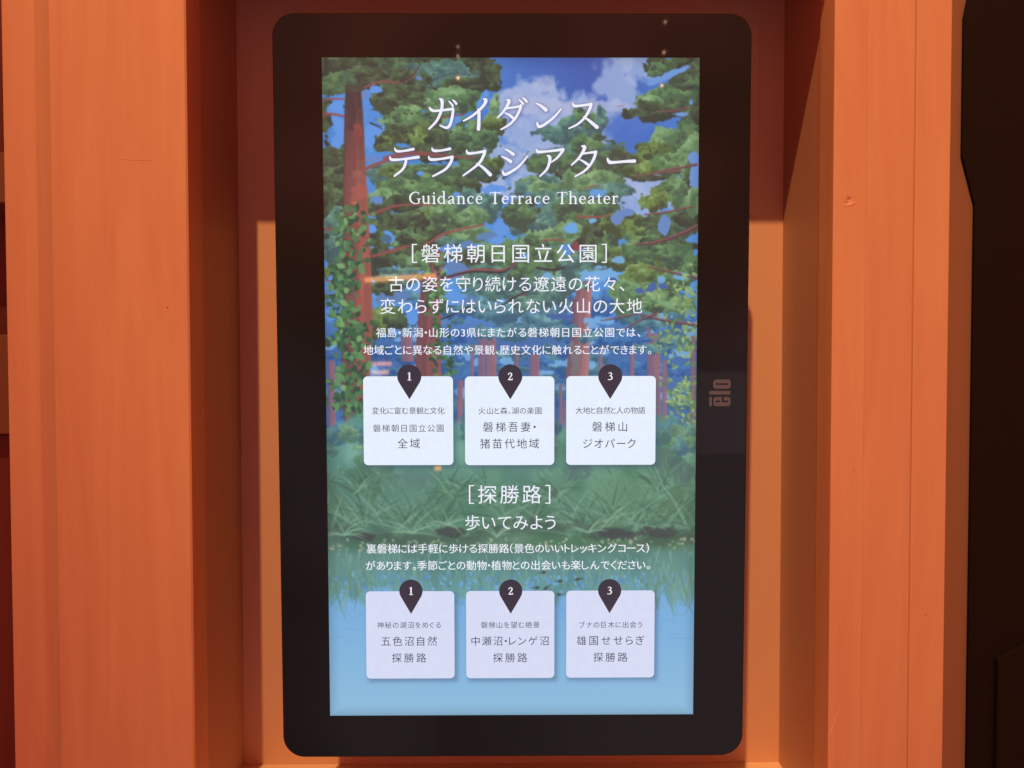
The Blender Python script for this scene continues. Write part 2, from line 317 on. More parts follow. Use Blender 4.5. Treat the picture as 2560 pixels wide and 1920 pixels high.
    clumps([(1470, 390, 95, 36, cool), (1530, 410, 55, 34, mid), (1390, 400, 60, 26, mid), (1350, 415, 35, 20, mid), (1470, 360, 50, 24, mid), (1555, 395, 25, 28, dark), (1470, 430, 70, 22, dark)], 1.0)
    clumps([(1400, 470, 85, 26, cool), (1480, 450, 62, 30, light), (1340, 465, 50, 24, light), (1520, 480, 45, 26, cool), (1420, 500, 90, 24, cool), (1310, 470, 30, 20, cool)], 1.1)
    blob(1496, 482, 24, 13, [rgb(92, 156, 226)], jag=.8, flat=True)
    clumps([(1300, 520, 34, 42, dark), (1330, 560, 60, 34, cool), (1400, 545, 70, 40, cool), (1460, 530, 80, 40, mid), (1500, 560, 50, 60, mid), (1390, 590, 75, 24, light), (1430, 575, 40, 20, light), (1310, 615, 50, 24, mid), (1370, 640, 70, 30, mid), (1300, 540, 40, 30, mid),
            (1480, 600, 28, 40, dark), (1320, 680, 80, 32, mid), (1400, 700, 70, 34, cool), (1460, 660, 60, 34, cool), (1500, 640, 40, 30, mid), (1350, 730, 60, 30, cool)], 1.1)
    blob(1425, 570, 14, 12, [rgb(98, 166, 232)], flat=True); blob(1480, 551, 10, 6, [rgb(108, 176, 236)], flat=True)
    clumps([(1560, 560, 50, 26, warm), (1600, 570, 50, 28, warm), (1620, 590, 60, 26, warm), (1650, 560, 50, 34, dark), (1560, 640, 55, 40, warm), (1620, 620, 70, 36, mid), (1680, 610, 60, 40, dark), (1700, 560, 50, 40, mid), (1720, 520, 34, 50, dark),
            (1660, 640, 80, 34, mid), (1700, 660, 50, 40, mid), (1600, 690, 60, 40, warm), (1560, 730, 40, 30, light), (1620, 740, 70, 36, light), (1660, 760, 55, 34, light), (1590, 780, 55, 30, mid), (1640, 800, 70, 22, teal), (1680, 700, 50, 30, mid)], 1.05)
    for (x, y, rx, ry) in [(1660, 560, 15, 26), (1540, 545, 18, 16), (1565, 530, 24, 10)]: blob(x, y, rx, ry, [rgb(98, 136, 196)], flat=True, jag=.7)
    for (x, y, rx, ry) in [(1500, 668, 14, 5), (1548, 650, 16, 8), (1650, 700, 10, 12), (1500, 690, 40, 14), (1480, 800, 30, 16), (1515, 800, 22, 10), (1370, 690, 12, 8), (1700, 690, 20, 8), (1660, 790, 18, 8), (1310, 800, 40, 18), (1380, 800, 26, 10)]:
        blob(x, y, rx, ry, [rgb(112, 174, 230)], flat=True, jag=1.2, alpha=.9)
    clumps([(1310, 760, 60, 24, cool), (1360, 800, 60, 24, teal), (1300, 830, 60, 20, teal), (1400, 830, 40, 18, teal), (1500, 840, 60, 18, teal), (1560, 850, 60, 18, blue), (1620, 870, 50, 14, teal), (1680, 850, 40, 18, teal)], 1.2)
    for (x, y, rx, ry) in [(1640, 715, 22, 9), (1400, 790, 28, 9), (1530, 700, 14, 8), (1610, 725, 20, 8)]: blob(x, y, rx, ry, [rgb(66, 98, 164)], flat=True, jag=.9)

    # right-hand tree
    clumps([(1690, 165, 72, 28, dark), (1640, 175, 28, 22, mid), (1740, 190, 30, 40, dark), (1715, 205, 48, 18, dark), (1740, 240, 36, 40, mid), (1690, 225, 40, 16, dark), (1690, 240, 60, 20, mid), (1650, 245, 54, 26, mid), (1620, 262, 34, 26, light), (1640, 275, 60, 22, dark),
            (1590, 283, 30, 13, dark), (1700, 270, 50, 22, dark), (1735, 300, 34, 40, dark), (1720, 340, 40, 34, mid), (1690, 370, 50, 34, mid), (1655, 340, 34, 24, light), (1640, 385, 40, 30, warm), (1700, 400, 60, 34, mid), (1730, 380, 30, 50, light), (1650, 415, 60, 26, mid), (1610, 400, 26, 24, warm),
            (1600, 425, 40, 18, warm), (1725, 420, 30, 26, light), (1620, 445, 40, 8, dark), (1690, 475, 46, 34, mid), (1650, 495, 34, 26, warm), (1705, 500, 40, 34, mid), (1620, 508, 30, 20, warm), (1735, 500, 22, 40, light), (1720, 440, 14, 40, dark)], 1.0)
    for (x, y, rx, ry) in [(1690, 178, 34, 7), (1640, 200, 24, 7), (1665, 193, 26, 6), (1735, 395, 14, 14), (1740, 440, 16, 34), (1700, 285, 16, 5), (1727, 255, 5, 7)]:
        blob(x, y, rx, ry, [rgb(104, 152, 222)], flat=True, jag=.9, rot=-.35 if y < 250 else 0)
    for pts, w in [([(1622, 435), (1660, 425), (1700, 418), (1740, 410)], [3, 5, 5, 7]), ([(1585, 440), (1640, 432), (1700, 426)], [2, 4, 5]), ([(1640, 277), (1680, 277), (1720, 268)], [2, 5, 4]), ([(1610, 535), (1660, 530), (1730, 515)], [3, 5, 4]), ([(1588, 610), (1640, 605), (1700, 585), (1745, 565)], [3, 9, 10, 12]),
                   ([(1540, 265), (1560, 262)], [1, 1]), ([(1620, 665), (1680, 680), (1745, 695)], [3, 6, 8]), ([(1600, 785), (1660, 800), (1740, 812)], [4, 8, 9]), ([(1560, 820), (1620, 790), (1640, 785)], [3, 6, 6]), ([(1500, 800), (1560, 790), (1600, 780)], [2, 5, 4])]:
        stroke(pts, w, rgb(146, 82, 88), .85); stroke([(a, b + 2) for a, b in pts], [k * .5 for k in w], rgb(66, 56, 62), .7)

    # left-hand tree crown
    clumps([(840, 170, 60, 40, dark), (930, 165, 90, 34, dark), (1030, 160, 80, 34, mid), (1130, 165, 80, 34, dark), (1195, 170, 46, 40, dark), (1235, 185, 22, 30, dark), (1215, 215, 26, 14, dark), (1110, 190, 80, 36, cool), (1000, 200, 90, 30, dark), (900, 195, 60, 26, dark), (840, 210, 46, 30, mid),
            (1150, 215, 60, 24, dark), (1010, 245, 70, 36, dark), (960, 240, 50, 34, dark), (1060, 255, 50, 24, dark), (1000, 275, 60, 28, dark), (1090, 250, 36, 16, light), (1130, 235, 50, 16, light), (1160, 260, 50, 26, mid), (1030, 272, 36, 12, light), (1180, 245, 26, 20, mid), (1110, 280, 50, 24, mid), (970, 305, 30, 18, light),
            (1020, 305, 55, 26, mid), (1080, 315, 60, 26, dark), (1150, 315, 60, 24, light), (1200, 320, 50, 22, mid), (1230, 300, 30, 24, warm), (1235, 260, 14, 26, light), (1000, 340, 60, 22, dark), (955, 355, 30, 16, warm), (935, 350, 20, 14, dark), (1060, 345, 50, 28, warm), (1110, 350, 50, 26, dark), (1180, 350, 60, 26, mid), (1215, 345, 30, 22, mid),
            (1000, 375, 70, 12, dark), (1080, 385, 50, 22, dark), (1150, 385, 50, 16, dark), (1190, 400, 44, 26, mid), (1235, 410, 24, 14, warm), (1210, 430, 50, 26, dark), (1160, 430, 60, 26, mid), (960, 430, 50, 26, cool), (1010, 430, 60, 26, warm), (1080, 440, 80, 26, mid), (1150, 465, 60, 26, dark), (1010, 470, 80, 26, mid), (960, 490, 40, 20, light), (1090, 480, 60, 26, mid), (940, 520, 50, 24, dark),
            (1020, 510, 80, 20, dark), (1110, 520, 60, 30, light), (1170, 500, 46, 30, cool), (1215, 520, 34, 34, cool), (1060, 560, 70, 30, warm), (1120, 560, 70, 30, mid), (1180, 540, 40, 26, light), (1000, 560, 60, 34, dark), (950, 580, 50, 34, dark), (1010, 600, 60, 30, mid), (1060, 610, 60, 26, dark), (990, 640, 60, 30, dark), (1050, 650, 60, 30, mid), (950, 660, 40, 34, dark), (1130, 600, 44, 14, cool), (1180, 585, 50, 20, light),
            (1000, 690, 60, 26, cool), (960, 720, 40, 22, dark), (1200, 640, 50, 34, mid), (1240, 620, 40, 24, light), (1160, 650, 40, 24, dark), (1230, 680, 50, 26, cool), (1260, 640, 40, 30, mid), (1180, 700, 50, 26, cool), (1250, 720, 60, 30, cool), (1180, 760, 60, 26, teal), (1240, 780, 60, 26, teal), (960, 790, 50, 30, warm), (940, 820, 34, 26, warm), (1000, 800, 40, 20, dark), (1230, 830, 60, 16, teal)], 1.0)
    clumps([(815, 300, 14, 50, dark), (835, 395, 46, 30, dark), (840, 440, 50, 40, dark), (830, 500, 40, 50, dark), (840, 560, 40, 40, cool), (840, 620, 40, 40, cool), (840, 680, 40, 20, warm)], 1.0)
    # gaps of sky
    for (x, y, rx, ry, c) in [(838, 268, 20, 16, 0), (850, 262, 10, 16, 0), (850, 320, 13, 30, 0), (842, 352, 14, 12, 0), (938, 222, 11, 7, 0), (1046, 195, 8, 8, 1), (911, 236, 9, 9, 1), (930, 325, 22, 16, 0), (918, 350, 14, 22, 0), (935, 395, 22, 12, 1), (1135, 300, 14, 12, 0), (1125, 312, 10, 12, 0), (1165, 310, 6, 8, 0),
                              (1050, 432, 12, 8, 0), (1135, 408, 8, 6, 0), (1205, 245, 14, 22, 0), (1235, 470, 26, 10, 0), (1140, 485, 10, 6, 0), (966, 592, 18, 14, 0), (940, 500, 14, 8, 1), (930, 570, 8, 7, 0), (1215, 590, 30, 14, 2), (1250, 570, 14, 16, 0), (1245, 600, 20, 10, 0), (1110, 620, 24, 10, 0), (1140, 670, 26, 14, 2), (1110, 690, 14, 10, 2),
                              (1140, 745, 34, 12, 0), (1170, 750, 18, 12, 2), (1000, 740, 26, 12, 2), (960, 745, 26, 14, 2), (1030, 790, 14, 20, 0), (990, 830, 16, 10, 0), (1040, 825, 14, 10, 2), (840, 700, 22, 9, 0), (835, 740, 22, 20, 2), (828, 745, 16, 12, 0), (825, 790, 12, 16, 0), (1170, 610, 14, 8, 2), (1100, 800, 10, 14, 2)]:
        blob(x, y, rx, ry, [[rgb(88, 150, 232), rgb(96, 134, 200), rgb(88, 128, 184)][c]], flat=True, jag=1.5)
    blob(966, 596, 10, 8, [rgb(72, 104, 136)], flat=True, jag=1.3)
    # branches
    red, blk = rgb(150, 78, 76), rgb(60, 52, 56)
    for pts, w, c in [([(912, 218), (935, 208), (960, 203), (1000, 205), (1030, 192), (1045, 170)], [6, 6, 5, 4, 3, 2], red), ([(1000, 205), (1028, 190), (1050, 160)], [3, 3, 2], blk), ([(1000, 203), (1020, 180), (1024, 150)], [3, 2, 1], blk), ([(900, 428), (935, 412), (975, 398), (1020, 385)], [10, 8, 7, 5], red), ([(960, 395), (1030, 382), (1150, 392), (1190, 392)], [9, 12, 5, 4], red),
                      ([(806, 250), (830, 247), (862, 247)], [6, 5, 4], red), ([(806, 284), (840, 286), (862, 292)], [8, 6, 5], red), ([(926, 307), (945, 315), (955, 322)], [5, 4, 2], blk), ([(1160, 285), (1120, 290), (1100, 296)], [4, 4, 3], red), ([(928, 536), (960, 522), (1000, 512), (1040, 510), (1080, 512)], [8, 7, 6, 5, 4], red), ([(930, 640), (980, 625), (1020, 613)], [6, 9, 6], red),
                      ([(1060, 612), (1100, 588), (1140, 575), (1210, 560)], [8, 7, 6, 4], red), ([(1070, 600), (1100, 580), (1118, 565)], [4, 4, 3], blk), ([(1110, 695), (1160, 680), (1200, 672), (1260, 674), (1290, 655)], [8, 8, 6, 6, 3], red), ([(1120, 690), (1180, 678), (1250, 680), (1275, 668)], [5, 5, 6, 3], blk), ([(1250, 765), (1290, 740), (1315, 730)], [4, 5, 3], blk), ([(1300, 738), (1316, 732)], [3, 3], red),
                      ([(1080, 800), (1120, 790), (1180, 760)], [5, 5, 4], blk), ([(1350, 600), (1380, 598), (1410, 600)], [3, 4, 4], red), ([(1340, 668), (1380, 674), (1410, 668)], [6, 7, 5], blk), ([(1460, 470), (1480, 465), (1500, 462)], [3, 3, 2], red), ([(1440, 540), (1480, 542), (1520, 538)], [5, 6, 4], red), ([(806, 572), (835, 572)], [6, 6], red), ([(815, 700), (836, 702)], [4, 4], red)]:
        stroke(pts, w, c, .9)
    # big trunk on the left
    n = 14
    for k in range(n):
        f = (k + .5) / n
        pts = []; uk = U(.92, 1.06)
        for (y, xa, xb) in [(215, 866, 900), (240, 865, 902), (270, 863, 905), (300, 862, 907), (330, 861, 909), (360, 861, 910), (400, 860, 912), (440, 859, 914), (480, 858, 916), (620, 856, 925), (800, 856, 932), (900, 853, 926), (1000, 858, 922), (1110, 862, 915)]:
            pts.append((xa + (xb - xa) * f, y))
        for (pa, pb) in zip(pts[:-1], pts[1:]):
            yy = (pa[1] + pb[1]) / 2; tt = min(1, max(0, (yy - 230) / 230)); c = rgb(76, 58, 58) * (1 - tt) + (rgb(112, 68, 66) * (1 - f) + rgb(164, 92, 80) * f) * tt
            stroke([pa, pb], [5.6, 5.6], c * uk, 1)
    for (x, y, rx, ry, c) in [(892, 322, 11, 18, rgb(150, 76, 70)), (892, 345, 10, 16, rgb(132, 66, 66)), (895, 432, 16, 12, rgb(168, 96, 84)), (884, 400, 8, 30, rgb(128, 68, 68)), (892, 480, 20, 22, rgb(172, 90, 76)), (886, 506, 12, 6, rgb(190, 112, 78)), (885, 220, 24, 12, rgb(74, 78, 64)), (870, 250, 10, 20, rgb(66, 58, 56)), (880, 290, 12, 30, rgb(80, 54, 58)),
                              (912, 620, 8, 30, rgb(178, 92, 78)), (905, 710, 8, 40, rgb(184, 94, 76)), (900, 760, 10, 40, rgb(170, 82, 76)), (870, 650, 12, 20, rgb(132, 58, 60)), (870, 900, 10, 50, rgb(116, 64, 66)), (892, 1010, 12, 50, rgb(142, 74, 72)), (884, 1080, 16, 30, rgb(134, 82, 76))]:
        blob(x, y, rx, ry, [c], flat=True, jag=1.2, alpha=.75, soft=.25)
    # second trunk
    for k in range(9):
        f = (k + .5) / 9
        pts = [(1090 + 14 * f, 630), (1054 + 46 * f, 700), (1046 + 55 * f, 790), (1040 + 60 * f, 860), (1038 + 64 * f, 940)]
        for pa, pb in zip(pts[:-1], pts[1:]): stroke([pa, pb], [8, 8], (rgb(112, 70, 76) * (1 - f) + rgb(150, 88, 88) * f) * U(.93, 1.06))
    # ivy
    gl = [rgb(52, 78, 62), rgb(62, 96, 68), rgb(78, 120, 78), rgb(96, 144, 90), rgb(120, 166, 104)]
    def ivy(xr, yr, n, sz, sh=0):
        for i in range(n):
            y = U(*yr); x = rng.normal(xr(y), sh); k = int(np.clip((i / n) * 3.6 + U(-1.2, 1.2), 0, 4)); leaf(x, y, U(*sz), U(sz[0] * .45, sz[1] * .6), U(-.6, 2.6), gl[k])
    ivy(lambda y: 880 - max(0, y - 540) * .05 if y < 800 else 872, (520, 690), 120, (14, 28), 24)
    ivy(lambda y: 862, (660, 860), 140, (14, 30), 22)
    ivy(lambda y: 890, (800, 900), 60, (14, 30), 24)
    ivy(lambda y: 878, (890, 1040), 110, (14, 30), 24)
    ivy(lambda y: 905, (1000, 1090), 30, (12, 24), 10)
    ivy(lambda y: 1082 + (y - 640) * .08, (640, 940), 120, (12, 24), 16)
    # light leaf sprays on the right
    yl = [rgb(84, 118, 84), rgb(108, 142, 90), rgb(132, 164, 100), rgb(154, 184, 114)]
    for (cx_, cy_, sx, sy, n) in [(1720, 720, 26, 26, 50), (1712, 770, 22, 20, 34), (1690, 850, 28, 22, 60), (1722, 880, 12, 26, 24), (1712, 970, 26, 22, 60), (1690, 1000, 18, 14, 26), (1715, 1050, 24, 26, 60), (1730, 1110, 14, 22, 30), (1640, 730, 16, 8, 16)]:
        for i in range(n): leaf(rng.normal(cx_, sx), rng.normal(cy_, sy), U(12, 22), U(5, 9), U(-.7, 2.2), yl[int(min(3, i / n * 3 + U(0, 1.2)))])

    # undergrowth
    _, ya = G(1200, 1055); _, yb = G(1200, 1385); m = np.clip((YY - ya - (N[60][:CH, :CW] - .5) * 60 - (N[12][:CH, :CW] - .5) * 16) / 22, 0, 1)
    tt = np.clip((YY - ya) / (yb - ya), 0, 1)[..., None]
    gcol = rgb(104, 158, 140) * (1 - tt) + rgb(80, 120, 92) * tt + (N[60][:CH, :CW, None] - .5) * .14 + (N[26][:CH, :CW, None] - .5) * .07 + (XX[..., None] / CW - .5) * np.array([.02, .0, -.06], np.float32)
    img[:] = img * (1 - m[..., None]) + gcol * m[..., None]
    for i in range(60):
        blob(U(815, 1745), U(1050, 1120), U(14, 40), U(8, 24), [cool, light, teal][i % 3], alpha=.7, jag=1.3)
    for (x, y, rx, ry, c) in [(1660, 1150, 50, 40, rgb(74, 104, 92)), (1700, 1180, 30, 30, rgb(76, 96, 96)), (1450, 1180, 30, 20, rgb(82, 104, 110)), (1040, 1200, 60, 20, rgb(92, 124, 118)), (1300, 1190, 40, 20, rgb(88, 128, 124)), (940, 1180, 60, 60, rgb(72, 104, 78)), (830, 1250, 30, 60, rgb(80, 110, 84)), (1560, 1230, 90, 50, rgb(96, 144, 108)), (1700, 1290, 60, 60, rgb(78, 106, 74)),
                              (1120, 1290, 60, 60, rgb(82, 130, 104)), (1000, 1250, 70, 60, rgb(94, 140, 122)), (1440, 1270, 60, 50, rgb(94, 142, 118)), (1290, 1250, 60, 50, rgb(84, 126, 104))]:
        blob(x, y, rx, ry, [c], flat=True, jag=1.2, alpha=.6, soft=.4)
    for i in range(260):
        x, y = U(812, 1742), U(1070, 1300); a = U(.5, 2.6); L = U(10, 34)
        stroke([(x, y), (x + L * math.cos(a), y - L * math.sin(a))], [U(3, 8), 1], [rgb(84, 122, 98), rgb(112, 158, 134), rgb(96, 140, 112), rgb(72, 106, 88), rgb(126, 168, 146)][i % 5], U(.3, .65), n=2)
    gd, gm, gh = [rgb(66, 100, 82), rgb(74, 112, 84), rgb(70, 98, 78)], [rgb(84, 128, 98), rgb(92, 136, 108)], [rgb(120, 168, 144), rgb(132, 178, 156), rgb(112, 156, 126), rgb(140, 176, 140)]
    def blade(x, y, L, ang, bend, w, col, alpha=.9):
        dx, dy = math.cos(ang), -math.sin(ang); nx, ny = -dy, dx
        stroke([(x, y), (x + dx * L * .5 + nx * bend * .3, y + dy * L * .5 + ny * bend * .3), (x + dx * L + nx * bend, y + dy * L + ny * bend)], [w, w * .9, .6], col, alpha, n=8)
    tufts = [(880, 1320, 130), (1000, 1330, 140), (1040, 1320, 150), (930, 1300, 110), (1100, 1320, 110), (1180, 1330, 100), (1260, 1300, 120), (1340, 1310, 110), (1440, 1330, 120), (1480, 1320, 140), (1580, 1310, 110), (1600, 1320, 90), (1660, 1320, 130), (1720, 1320, 150), (830, 1330, 110), (1530, 1300, 130), (1220, 1250, 90), (1390, 1240, 90), (900, 1220, 90), (1650, 1220, 90), (1130, 1230, 80)]
    for rep, (pal, al) in enumerate([(gd, .75), (gm, .8), (gh, .42), (gd, .7), (gm, .6), (gh, .5)]):
        for (x, y, L) in tufts:
            for i in range(5 if rep != 5 else 4):
                a = U(.35, 2.8); s = 1 if a < 1.57 else -1
                blade(x + U(-22, 22), y + U(-14, 14), L * U(.35, 1.05), a, s * U(5, 45), U(3, 8), pal[int(U(0, len(pal) - .01))], al * U(.6, 1))
    # dark bank and pebbles
    m0 = np.zeros((CH, CW), np.float32); _, yk = G(1200, 1335)
    band = np.exp(-((YY - yk - (N[140][:CH, :CW] - .5) * 40 - (N[26][:CH, :CW] - .5) * 22) / 17) ** 2) * .6
    img[:] = img * (1 - band[..., None]) + rgb(66, 84, 74) * band[..., None]
    for (x, y, rx, ry) in [(1120, 1330, 34, 12), (1540, 1335, 60, 12), (1640, 1330, 40, 14), (905, 1340, 30, 10)]: blob(x, y, rx, ry, [rgb(66, 62, 66)], flat=True, jag=1.1, alpha=.7, soft=.4)
    for (x, y, L) in [(860, 1335, 60), (1030, 1330, 70), (1240, 1340, 60), (1470, 1330, 60), (1120, 1310, 50)]:
        for i in range(7):
            a = U(.1, 3.0); s = 1 if a < 1.57 else -1; blade(x, y, L * U(.6, 1), a, s * U(10, 34), U(3, 6), gh[int(U(0, 3.9))], .7)
    # reflections under the bank
    _, yr0 = G(1200, 1362); _, yr1 = G(1200, 1500); m = np.clip((YY - yr0 - (N[12][:CH, :CW] - .5) * 14) / 16, 0, 1)
    tt = np.clip((YY - yr0) / (yr1 - yr0), 0, 1)[..., None]
    rc = rgb(86, 126, 112) * (1 - tt) + rgb(98, 158, 166) * tt + (N[60][:CH, :CW, None] - .5) * .08
    img[:] = img * (1 - m[..., None]) + rc * m[..., None]
    for i in range(110):
        x, y = U(812, 1740), 1358 + U(-12, 16); leaf(x, y, U(6, 15), U(4, 9), U(-.4, 1.9), [rgb(168, 176, 142), rgb(140, 156, 122), rgb(128, 160, 134), rgb(186, 182, 150)][i % 4], .75)
    for i in range(420):
        x, y = U(812, 1740), U(1372, 1480); L = U(12, 44)
        c = [rgb(118, 168, 150), rgb(94, 146, 132), rgb(80, 122, 112), rgb(130, 178, 158), rgb(104, 162, 164)][i % 5]
        stroke([(x, y), (x + U(-10, 10), y + L)], [U(3, 7), 1], c, U(.35, .7), n=2)
    _, yw = G(1200, 1475); m = np.clip((YY - yw - (N[26][:CH, :CW] - .5) * 46 - (N[12][:CH, :CW] - .5) * 22) / 30, 0, 1)
    tt = np.clip((YY - yw) / (CH - yw), 0, 1)[..., None]
    wat = rgb(112, 172, 226) * (1 - tt) + rgb(140, 190, 224) * tt
    img[:] = img * (1 - m[..., None]) + wat * m[..., None]
    for i in range(240):
        x, y = U(812, 1742), 1432 + abs(rng.normal(0, 34)); leaf(x, y, U(8, 20), U(5, 10), U(.9, 2.0), [rgb(96, 160, 226), rgb(80, 132, 204), rgb(116, 176, 232), rgb(92, 148, 190)][i % 4], .75)
    for (xs, n) in [(lambda: U(815, 920), 26), (lambda: U(1640, 1742), 24), (lambda: U(920, 1640), 26)]:
        for i in range(n):
            x, y = xs(), U(1390, 1470); dx = U(-50, 50)
            stroke([(x, y), (x + dx * .35, y + U(35, 55)), (x + dx, y + U(60, 84))], [U(4, 8), U(4, 6), 1], [rgb(104, 146, 128), rgb(96, 134, 112), rgb(122, 162, 140)][i % 3], .55, n=7)
    for i in range(70):
        x, y = U(815, 1740), U(1500, 1600); stroke([(x, y), (x + U(20, 60), y + U(-1, 1))], [2.5, 1], rgb(98, 152, 206), .35, n=2)
    for (x, y, a) in [(1356, 1430, 3.0), (1397, 1452, 3.05), (1445, 1447, -.1), (1340, 1468, 3.1), (1365, 1468, -.6), (1398, 1485, 0)]:
        leaf(x, y, 17, 8, a, rgb(68, 70, 66), .95); stroke([(x, y), (x + 17 * math.cos(a), y + 17 * math.sin(a))], [3, 1], rgb(72, 78, 74), .9, n=2)

    def blur(a, r):
        for ax in (0, 1):
            for _ in range(3):
                c = np.cumsum(np.pad(a, [(r + 1, r) if k == ax else (0, 0) for k in range(2)], mode='edge'), axis=ax)
                n = a.shape[ax]
                a = (np.take(c, range(2 * r + 1, n + 2 * r + 1), ax) - np.take(c, range(0, n), ax)) / (2 * r + 1)
        return a
    # slight flattening haze of a bright panel, drop shadows of cards and title glow
    g_ = img.mean(2, keepdims=True); img[:] = (img * .93 + g_ * .07) * .95 + rgb(122, 140, 156) * .055; img[:] = img * .35 + np.stack([blur(img[..., k], 1) for k in range(3)], -1) * .65
    MM = CW / 268.0
    tox = lambda x: (x + 134) * MM; toy = lambda z: (238.22 - z) * MM
    sh = np.zeros((CH, CW), np.float32)
    for (a, b, t, bo), _p in CARDS: sh[int(toy(t) + 6):int(toy(bo) + 7), int(tox(a) + 4):int(tox(b) + 7)] = 1
    sh = blur(sh, 4) * .42
    img[:] = img * (1 - sh[..., None]) + rgb(60, 76, 110) * sh[..., None]
    keep = img.copy(); img[:] = 0
    for ch in KATAKANA:
        for st in ch: stroke([(tox(a), toy(b)) for a, b, _ in st], [w * MM / S * 1.5 for *_, w in st], rgb(255, 255, 255), grid=False)
    gm_ = np.clip(blur(img[..., 0].copy(), 3) * 1.25, 0, 1) * .58
    img[:] = keep * (1 - gm_[..., None]) + rgb(92, 84, 130) * gm_[..., None]
    ed = np.minimum(np.minimum(XX, CW - 1 - XX), np.minimum(YY, CH - 1 - YY)); v = .85 + .15 * np.clip(ed / 24, 0, 1) ** .6  # backlight falloff painted in: the picture darkens towards its border
    return np.clip(img * v[..., None], 0, 1)
# ------------------------------------------------------------------ the wooden alcove
ZB, ZT = -0.62, 0.62
alcove = tag(empty("display_alcove", (0, 0.05, ZB)), "pale pine boards and recess framing the upright black touch display", "alcove")
def part(name, bm, mat, parent=alcove, **k):
    bmesh.ops.translate(bm, verts=bm.verts[:], vec=-Vector(parent.location)); return mesh_obj(name, bm, mat, parent, **k)
c = .0004
part("board", profile_board([(-.3645, 0), (-.3415, 0), (-.3333, .0052), (-.3318, .0066), (-.3318, .026), (-.3645, .026)], ZB, ZT), PINE)
wide = part("board", profile_board([(-.3312, c), (-.3312 + c, 0), (-.2345, 0), (-.2333, .0011), (-.2333, .026), (-.3312, .026)], ZB, ZT), PINE)
def knotted_board():
    """board with a plugged screw hole: its front face is a fine grid round the shallow dent"""
    bm = profile_board([(.2335, c), (.2335 + c, 0), (.25725, 0), (.2573, .0001), (.2573, .026), (.2335, .026)], ZB, ZT)
    bm.faces.ensure_lookup_table()
    f = next(q for q in bm.faces if all(abs(v.co.y) < 1e-9 for v in q.verts)); bmesh.ops.delete(bm, geom=[f], context='FACES_ONLY')
    xa, xb, za, zb, n = .2335 + c, .25725, .1265, .1500, 56
    def dep(x, z):
        u, w = (x - .2452) * 1000, (z - .1388) * 1000
        e = min(1, 3 * min(x - xa, xb - x) / (xb - xa) * 4, 3 * min(z - za, zb - z) / (zb - za) * 4)
        d = .95 * math.exp(-((u + .1) / 1.5) ** 2 - ((w - .9) / 1.5) ** 2) + .55 * math.exp(-((u + .9) / 2.2) ** 2 - ((w + 1.6) / 1.0) ** 2) - .42 * math.exp(-((u - 1.9) / 2.0) ** 2 - ((w + 2.6 - u * .25) / .6) ** 2) - .25 * math.exp(-((u + 1.0) / 2.2) ** 2 - ((w + 3.0) / .6) ** 2)
        return max(0, e) * d * .001
    G_ = [[bm.verts.new((xa + (xb - xa) * i / n, dep(xa + (xb - xa) * i / n, za + (zb - za) * j / n), za + (zb - za) * j / n)) for i in range(n + 1)] for j in range(n + 1)]
    for j in range(n):
        for i in range(n):
            q = bm.faces.new((G_[j][i], G_[j][i + 1], G_[j + 1][i + 1], G_[j + 1][i])); q.smooth = True
    for z0, z1 in ((ZB, za), (zb, ZT)): bm.faces.new([bm.verts.new(v) for v in ((xa, 0, z0), (xb, 0, z0), (xb, 0, z1), (xa, 0, z1))])
    return bm
part("board", knotted_board(), PINE)
broad_r = part("board", profile_board([(.25738, .0001), (.25745, 0), (.2914, 0), (.2929, .0009), (.2929, .026), (.25738, .026)], ZB, ZT), PINE)
part("board", profile_board([(.29305, .0006), (.2940, 0), (.3183 - c, 0), (.3183, c), (.3183, .026), (.29305, .026)], ZB, ZT), PINE)
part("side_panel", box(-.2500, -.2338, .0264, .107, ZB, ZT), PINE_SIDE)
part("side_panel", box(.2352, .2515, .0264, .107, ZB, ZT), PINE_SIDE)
part("back_panel", box(-.30, .30, .1072, .125, ZB, ZT), PINE_IN)
part("sill", box(-.2336, .2350, .0004, .1070, -.350, -.3293), PINE_SILL)
part("apron_board", box(-.2331, .2333, .0020, .020, ZB, -.3505), PINE)
part("fascia_board", box(-.2331, .2333, .0006, .020, .3200, ZT, .0008), PINE)
part("top_panel", box(-.2336, .2350, .0204, .1070, .470, .485), PINE_IN)
part("rounded_plate", slab(rounded_rect(-.190, .2130, .1497, .3120, .005, 5), .1040, .1071, .001), PINE_IN)  # thin rounded plate raised slightly off the back panel
